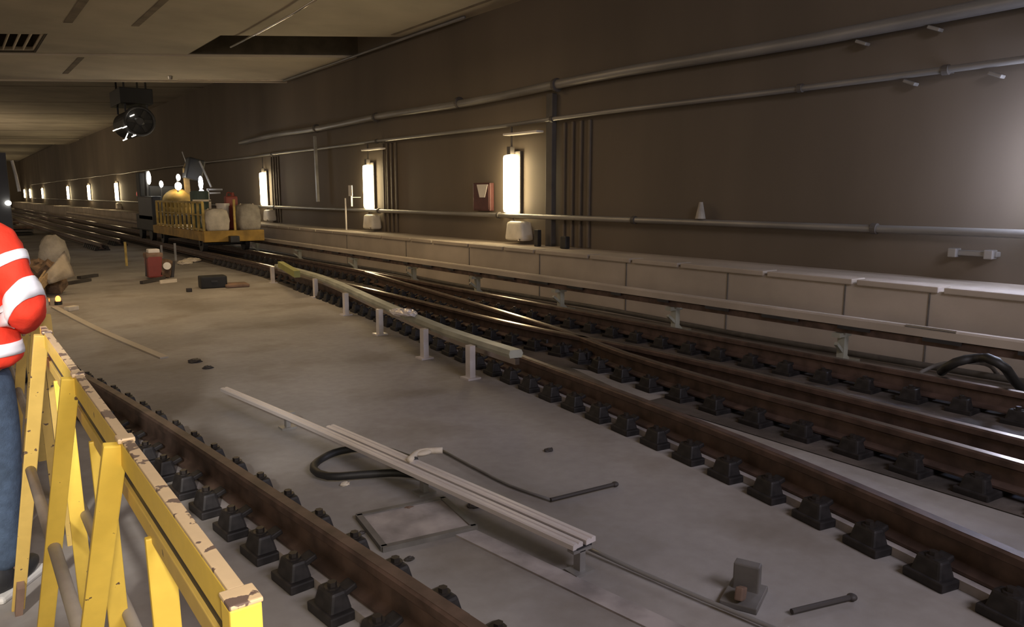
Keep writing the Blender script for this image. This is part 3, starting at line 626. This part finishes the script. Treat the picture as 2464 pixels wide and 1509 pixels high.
# grey bracket with plate near the bottom right
q = G(1790, 1440, 0); o = empty('anchor_bracket', (q.x, q.y, 0), .4); tag(o, 'grey anchor bracket with upright plate on the slab at lower right', 'bracket')
MB().box((0, 0, .012), (.2, .14, .024), bev=.004).build('foot_plate', 'cable', o); MB().box((.04, 0, .07), (.05, .1, .12), bev=.006).build('upright_plate', 'cable', o); MB().box((-.06, 0, .05), (.08, .03, .05), Euler((0, .4, 0)), bev=.006).build('lug', 'rust', o)
# steel plate with rust stain beside the bar
q = G(1000, 1262, .0); o = empty('floor_hatch', (q.x, q.y, 0), -.15); tag(o, 'dusty square hatch in the slab below the conductor bar', 'hatch')
MB().box((0, 0, .008), (.42, .36, .016), bev=.004).build('hatch_lid', 'purple', o); MB().box((0, -.19, .012), (.46, .03, .024)).box((0, .19, .012), (.46, .03, .024)).box((.22, 0, .012), (.03, .38, .024)).box((-.22, 0, .012), (.03, .38, .024)).build('hatch_frame', 'cable', o)
for (x, y, s, m, lb) in ((1145, 1215, .05, 'rodm', 'dark pebble just below the conductor bar'), (985, 1345, .025, 'rodm', 'dark pebble below the square hatch'), (870, 1282, .02, 'rodm', 'dark pebble left of the square hatch'), (1320, 1083, .035, 'rodm', 'dark stone on the slab right of the pale rag'), (830, 1165, .03, 'sheet', 'pale scrap of paper below the black hose loop'), (985, 1225, .035, 'rust', 'rusty crumb of concrete above the square hatch'), (470, 870, .07, 'rodm', 'dark clump on the slab at the far end of the conductor bar'), (500, 885, .05, 'rodm', 'smaller dark clump at the far end of the conductor bar'), (1290, 925, .07, 'sheet', 'pale scrap on the slab in front of the second rail')):
    q = G(x, y, .006); tag(MB().ell(q, (s, s * .7, s * .35), n=10, m=6).build('pebble' if m != 'sheet' else 'paper_scrap', m, jitter=s * .12), lb, 'debris', 'debris on the slab')
# cardboard box behind the fence
q = at(50, 1170, 4.35); o = empty('carton', (q.x - .18, 4.5, .0)); tag(o, 'brown box seen behind the jeans through the yellow fence', 'box')
MB().box((0, 0, .33), (.34, .3, .66), bev=.01).build('carton_body', 'card', o)
o = empty('equipment_case', (q.x - .14, 4.95, 0)); tag(o, 'dark equipment case standing behind the brown box at left', 'case')
MB().box((0, 0, .45), (.3, .3, .9), bev=.02).build('case_shell', 'wdark', o); MB().box((0, -.16, .8), (.12, .02, .04)).build('handle', 'darkm', o)
q = at(18, 450, 12); o = empty('steel_column', (q.x - .10, 12, 0)); tag(o, 'dark upright steel column at the far left edge behind the orange jacket', 'column')
MB().box((0, 0, 1.05), (.22, .3, 2.1), bev=.01).build('column_shaft', 'wdark', o); MB().box((0, 0, .02), (.4, .4, .04)).build('base_plate', 'wdark', o)
MB().tube([(.17, -.1, 2.0), (.2, -.1, 1.8), (.22, -.1, 1.6)], .02, 8).build('cable', 'galv', o); MB().ell((.08, -.18, 1.45), (.035, .03, .03)).build('lamp', 'white_l', o)

# ------------------------------------------------------------------ yellow barrier (trestle fence)
fe = empty('barrier', (.2, 2.0, 0)); tag(fe, 'chipped yellow steel barrier with slanted legs in the left foreground', 'barrier')
def fl(b, name, m, **k): return local(b.build(name, m, **k), fe)
FX = .222; TOPZ = 1.1
# top rail: pressed channel, near section
fl(MB().bar((FX, .83, TOPZ - .025), (FX, 3.0, TOPZ - .025), .050, .014, bev=.002), 'top_rail', 'yellow')
fl(MB().bar((FX + .003, .83, TOPZ + .002), (FX + .003, 3.0, TOPZ + .002), .006, .019, bev=.0015), 'top_flange', 'topedge')
fl(MB().bar((FX + .010, .84, TOPZ - .118), (FX + .010, 3.0, TOPZ - .118), .034, .014, bev=.002), 'lower_rail', 'yellow2')
fl(MB().bar((FX + .012, .84, TOPZ - .075), (FX + .012, 3.0, TOPZ - .075), .06, .004), 'inner_web', 'darkm')
# end post
fl(MB().box((FX + .002, .81, TOPZ - .16), (.036, .036, .32), bev=.003), 'end_post', 'yellow')
fl(MB().box((FX + .002, .81, TOPZ + .003), (.038, .04, .006), bev=.002), 'post_cap', 'topedge')
fl(MB().bar((FX - .003, .80, TOPZ - .3), (FX - .09, 1.05, .0), .04, .02, bev=.003), 'leg', 'yellow')
# front legs (slanting to the worker side and away) and back legs
for i, y in enumerate((1.50, 2.13, 2.86)):
    m = 'yellow' if i < 2 else 'yellow2'
    fl(MB().bar((FX - .014, y, TOPZ - .003), (FX - .15, y + .36, .0), .016, .042, (0, 1, 0), bev=.003), 'leg', m)
    fl(MB().box((FX + .002, y - .0, TOPZ + .004), (.030, .034, .010), bev=.003), 'joint_cap', 'topedge')
    fl(MB().bar((FX + .016, y - .17, TOPZ - .125), (FX + .03, y - .17, .0), .014, .045, (0, 1, 0), bev=.003), 'back_leg', 'yellow')
# mid tubes, one per side
fl(MB().cyl((FX - .075, .9, .60), (FX - .075, 3.2, .60), .016, n=14), 'mid_tube', 'greyfence', smooth=True)
fl(MB().cyl((FX + .045, .9, .52), (FX + .045, 3.2, .52), .015, n=14), 'mid_tube', 'greyfence', smooth=True)
o = fl(MB().bar((FX - .135, 3.16, .13), (FX - .15, 3.2, .0), .066, .024, (0, 1, 0)), 'foot_sleeve', 'rust'); o['label'] = 'rust-red worn foot'

f2 = empty('barrier', (.27, 4.4, 0)); tag(f2, 'second yellow barrier standing beyond the first one, half hidden by the orange jacket', 'barrier')
local(MB().bar((.27, 3.62, 1.06), (.27, 5.6, 1.06), .044, .02, bev=.003).build('top_rail', 'yellow2'), f2)
for y in (3.66, 4.3, 5.0):
    local(MB().bar((.26, y, 1.05), (.14, y + .3, 0), .016, .042, (0, 1, 0)).build('leg', 'yellow2'), f2)
    local(MB().bar((.29, y + .05, 1.05), (.31, y + .05, 0), .016, .042, (0, 1, 0)).build('back_leg', 'yellow2'), f2)
local(MB().cyl((.20, 3.7, .58), (.20, 5.5, .58), .016, n=12).build('mid_tube', 'greyfence'), f2)

# ------------------------------------------------------------------ person in the orange jacket
def skinned(name, chains, m, parent, sub=2, root=0):
    bm = bmesh.new(); lay = bm.verts.layers.skin.verify(); named = {}; first = True
    for ch in chains:
        prev = None
        for key, co, r in ch:
            if key in named: v = named[key]
            else:
                v = bm.verts.new(co); named[key] = v
                rr = r if isinstance(r, tuple) else (r, r)
                v[lay].radius = rr
                if first: v[lay].use_root = True; first = False
            if prev is not None and not bm.edges.get((prev, v)): bm.edges.new((prev, v))
            prev = v
    me = bpy.data.meshes.new(name); bm.to_mesh(me); bm.free(); me.materials.append(M[m])
    o = bpy.data.objects.new(name, me); COL.objects.link(o); o.parent = parent
    s = o.modifiers.new('skin', 'SKIN'); s.use_smooth_shade = True; s.branch_smoothing = .6
    q = o.modifiers.new('sub', 'SUBSURF'); q.levels = sub; q.render_levels = sub
    return o
pe = empty('person', (.01, 3.42, 0), -YAW); tag(pe, 'person in an orange-red hi-vis jacket and jeans standing at the left edge by the fence', 'person')
def V(*a): return a
def hand_chains(s, wr, d1, key):
    # wr wrist, d1 direction of the palm; five bent fingers and a thumb leaving the side
    wr = Vector(wr); d = Vector(d1).normalized(); side = d.cross(Vector((0, 0, 1))).normalized() * s; up = Vector((0, 0, -1))
    pc = wr + d * .05; ch = [[(key + 'wr', tuple(wr), .026), (key + 'palm', tuple(pc), (.036, .02))]]
    for i, (ofs, ln) in enumerate(((-.027, .062), (-.009, .072), (.009, .068), (.027, .054))):
        k = wr + d * .085 + side * ofs; a = k + d * ln * .45 + up * .008; c = a + d * ln * .3 + up * .022; e = c + d * ln * .1 + up * .026
        ch.append([(key + 'palm', tuple(pc), .03), (key + f'k{i}', tuple(k), .0105), (key + f'a{i}', tuple(a), .009), (key + f'c{i}', tuple(c), .0085), (key + f'e{i}', tuple(e), .0075)])
    t0 = wr + d * .03 - side * .03; t1 = t0 + d * .025 - side * .02 + up * .01; t2 = t1 + d * .028 + up * .012
    ch.append([(key + 'palm', tuple(pc), .03), (key + 't0', tuple(t0), .013), (key + 't1', tuple(t1), .011), (key + 't2', tuple(t2), .0095)])
    return ch
RS = (.16, .0, 1.40); RE = (.262, -.03, 1.12); RW = (.09, .17, 1.06)
LS = (-.17, .0, 1.42); LE = (-.25, -.03, 1.12); LW = (-.15, .2, 1.05)
body = [[('pel', (-.02, 0, .93), (.12, .09)), ('wai', (0, 0, 1.08), (.115, .085)), ('che', (0, 0, 1.28), (.145, .10)), ('nb', (0, .0, 1.42), (.07, .06)), ('nk', (0, .01, 1.50), .055), ('nk2', (0, .02, 1.55), .052)],
        [('nk2', 0, 0), ('jaw', (0, .035, 1.59), (.062, .07)), ('hd', (0, .03, 1.66), (.078, .095)), ('hd2', (0, .022, 1.73), (.072, .09)), ('hd3', (0, .02, 1.775), (.04, .055))],
        [('nb', 0, 0), ('rs', (.145, 0, 1.375), .048), ('re', RE, .045), ('rf', tuple((Vector(RE) + Vector(RW)) / 2), .04), ('rwr', RW, .027)],
        [('nb', 0, 0), ('ls', (-.145, 0, 1.375), .048), ('le', LE, .045), ('lf', tuple((Vector(LE) + Vector(LW)) / 2), .04), ('lwr', LW, .027)],
        [('pel', 0, 0), ('rh', (.06, 0, .86), .08), ('rk', (.05, .02, .49), .062), ('rc', (.045, -.01, .36), .06), ('ra', (.04, -.02, .10), .038), ('rt', (.045, .12, .05), .035)],
        [('pel', 0, 0), ('lh', (-.10, 0, .86), .08), ('lk', (-.12, .02, .49), .062), ('lc', (-.125, -.01, .36), .06), ('la', (-.13, -.02, .10), .038), ('lt', (-.14, .12, .05), .035)]]
hr = hand_chains(1, RW, (Vector(RW) - Vector(RE)), 'r'); hl = hand_chains(-1, LW, (Vector(LW) - Vector(LE)), 'l')
skinned('body', body + hr + hl, 'skin', pe)
# face details and hair
MB().ell((0, .125, 1.665), (.013, .022, .02)).build('nose', 'skin', pe, smooth=True)
for s in (-1, 1):
    MB().ell((s * .03, .108, 1.69), (.012, .008, .007)).build('eye', 'eye', pe, smooth=True)
    MB().ell((s * .08, .02, 1.67), (.012, .02, .032)).build('ear', 'skin', pe, smooth=True)
MB().ell((0, .104, 1.615), (.024, .008, .006)).build('mouth', 'red', pe, smooth=True)
MB().ell((0, .0, 1.735), (.092, .105, .085)).ell((0, -.045, 1.67), (.078, .06, .08)).build('hair', 'hair', pe, smooth=True)
# jacket
jk = [[('a', (0, 0, .88), (.224, .155)), ('b', (0, 0, 1.0), (.20, .145)), ('c', (0, 0, 1.15), (.185, .145)), ('d', (0, 0, 1.30), (.19, .145)), ('e', (0, 0, 1.44), (.13, .105)), ('f', (0, .01, 1.50), (.075, .075))],
      [('e', 0, 0), ('rs', (.15, 0, 1.395), (.092, .092)), ('r1', (.213, -.015, 1.26), .074), ('re', RE, .074), ('rf', tuple((Vector(RE) + Vector(RW)) / 2), .064), ('rw', tuple(Vector(RW) * .95 + Vector(RE) * .05), .05)],
      [('e', 0, 0), ('ls', (-.15, 0, 1.395), (.092, .092)), ('l1', (-.215, -.015, 1.26), .076), ('le', LE, .074), ('lf', tuple((Vector(LE) + Vector(LW)) / 2), .064), ('lw', tuple(Vector(LW) * .95 + Vector(LE) * .05), .05)]]
jo = skinned('jacket', jk, 'jacket', pe, sub=3)
ft = bpy.data.textures.new('fabric_folds', 'CLOUDS'); ft.noise_scale = .13; ft.noise_depth = 2
dm = jo.modifiers.new('folds', 'DISPLACE'); dm.texture = ft; dm.strength = .045; dm.mid_level = .5; dm.texture_coords = 'LOCAL'
tr = [[('p', (-.01, 0, .98), (.165, .125)), ('q', (0, 0, .86), (.15, .12))],
      [('q', 0, 0), ('r0', (.075, 0, .78), .10), ('r1', (.05, .02, .49), .083), ('r2', (.045, -.0, .30), .078), ('r3', (.04, -.01, .09), .074)],
      [('q', 0, 0), ('l0', (-.10, 0, .78), .10), ('l1', (-.12, .02, .49), .083), ('l2', (-.125, -.0, .30), .078), ('l3', (-.13, -.01, .09), .074)]]
skinned('jeans', tr, 'jeans', pe)
for s in (-1, 1):
    sx = .045 if s > 0 else -.15
    sh = MB().ell((sx, .05, .055), (.05, .145, .05)).ell((sx, -.03, .08), (.045, .06, .06)).build('shoe', 'shoe', pe, smooth=True)
    MB().box((sx, .05, .014), (.105, .29, .028), bev=.013).build('sole', 'sole', sh)
# reflective tape: a waist belt, shoulder straps and sleeve bands
bpy.context.view_layer.update()
dg = bpy.context.evaluated_depsgraph_get()
from mathutils.bvhtree import BVHTree
jev = jo.evaluated_get(dg); jm = jev.to_mesh(); tree = BVHTree.FromPolygons([v.co.copy() for v in jm.vertices], [list(p.vertices) for p in jm.polygons])
def band(name, c, axis, w_, rad, n=36, out=.006, arc=(0, 2 * PI)):
    c = Vector(c); ax = Vector(axis).normalized(); x = ax.orthogonal().normalized(); y = ax.cross(x); b = MB(); rows = []
    full = abs(arc[1] - arc[0] - 2 * PI) < 1e-3; cnt = n if full else n + 1
    for j in range(4):
        row = []
        for k in range(cnt):
            a = arc[0] + (arc[1] - arc[0]) * k / n; d = x * math.cos(a) + y * math.sin(a); o_ = c + ax * (w_ * (j / 3 - .5))
            hit = tree.ray_cast(o_ + d * rad, -d, rad)
            p = (hit[0] if hit[0] is not None else o_ + d * rad * .6) + d * out
            row.append(b.bm.verts.new(p))
        rows.append(row)
    for j in range(3):
        for k in range(cnt if full else cnt - 1):
            b.bm.faces.new((rows[j][k], rows[j][(k + 1) % cnt], rows[j + 1][(k + 1) % cnt], rows[j + 1][k]))
    q = b.build(name, 'tape', pe, smooth=True); sm = q.modifiers.new('sol', 'SOLIDIFY'); sm.thickness = .005; q['label'] = 'white reflective band'
    return q
band('reflective_band', (0, 0, .985), (0, 0, 1), .048, .30, out=.004)
band('reflective_band', (0, 0, 1.25), (0, 0, 1), .055, .17)
def mix(a, b_, t): return Vector(a) * (1 - t) + Vector(b_) * t
for S, E_, W_ in ((RS, RE, RW), (LS, LE, LW)):
    band('sleeve_band', mix(S, E_, .36), Vector(E_) - Vector(S) + Vector((math.copysign(.08, S[0]), 0, 0)), .038, .12)
    band('sleeve_band', mix(S, E_, .82), Vector(E_) - Vector(S) + Vector((math.copysign(.13, S[0]), 0, .06)), .058, .13)
for s in (-1, 1):
    pts = []
    for k in range(15):
        z = .96 + .46 * k / 14; x0 = s * (.13 - .05 * k / 14)
        h = tree.ray_cast(Vector((x0, -.6, z)), Vector((0, 1, 0)), 1.0)
        if h[0] is not None: pts.append(h[0] + Vector((0, -.006, 0)))
    b = MB()
    pr = None
    for p in pts:
        l_ = [b.bm.verts.new(p + Vector((-.024, 0, 0))), b.bm.verts.new(p + Vector((.024, 0, 0)))]
        if pr: b.bm.faces.new((pr[0], pr[1], l_[1], l_[0]))
        pr = l_
    q = b.build('shoulder_band', 'tape', pe); sm = q.modifiers.new('sol', 'SOLIDIFY'); sm.thickness = .006
jev.to_mesh_clear()
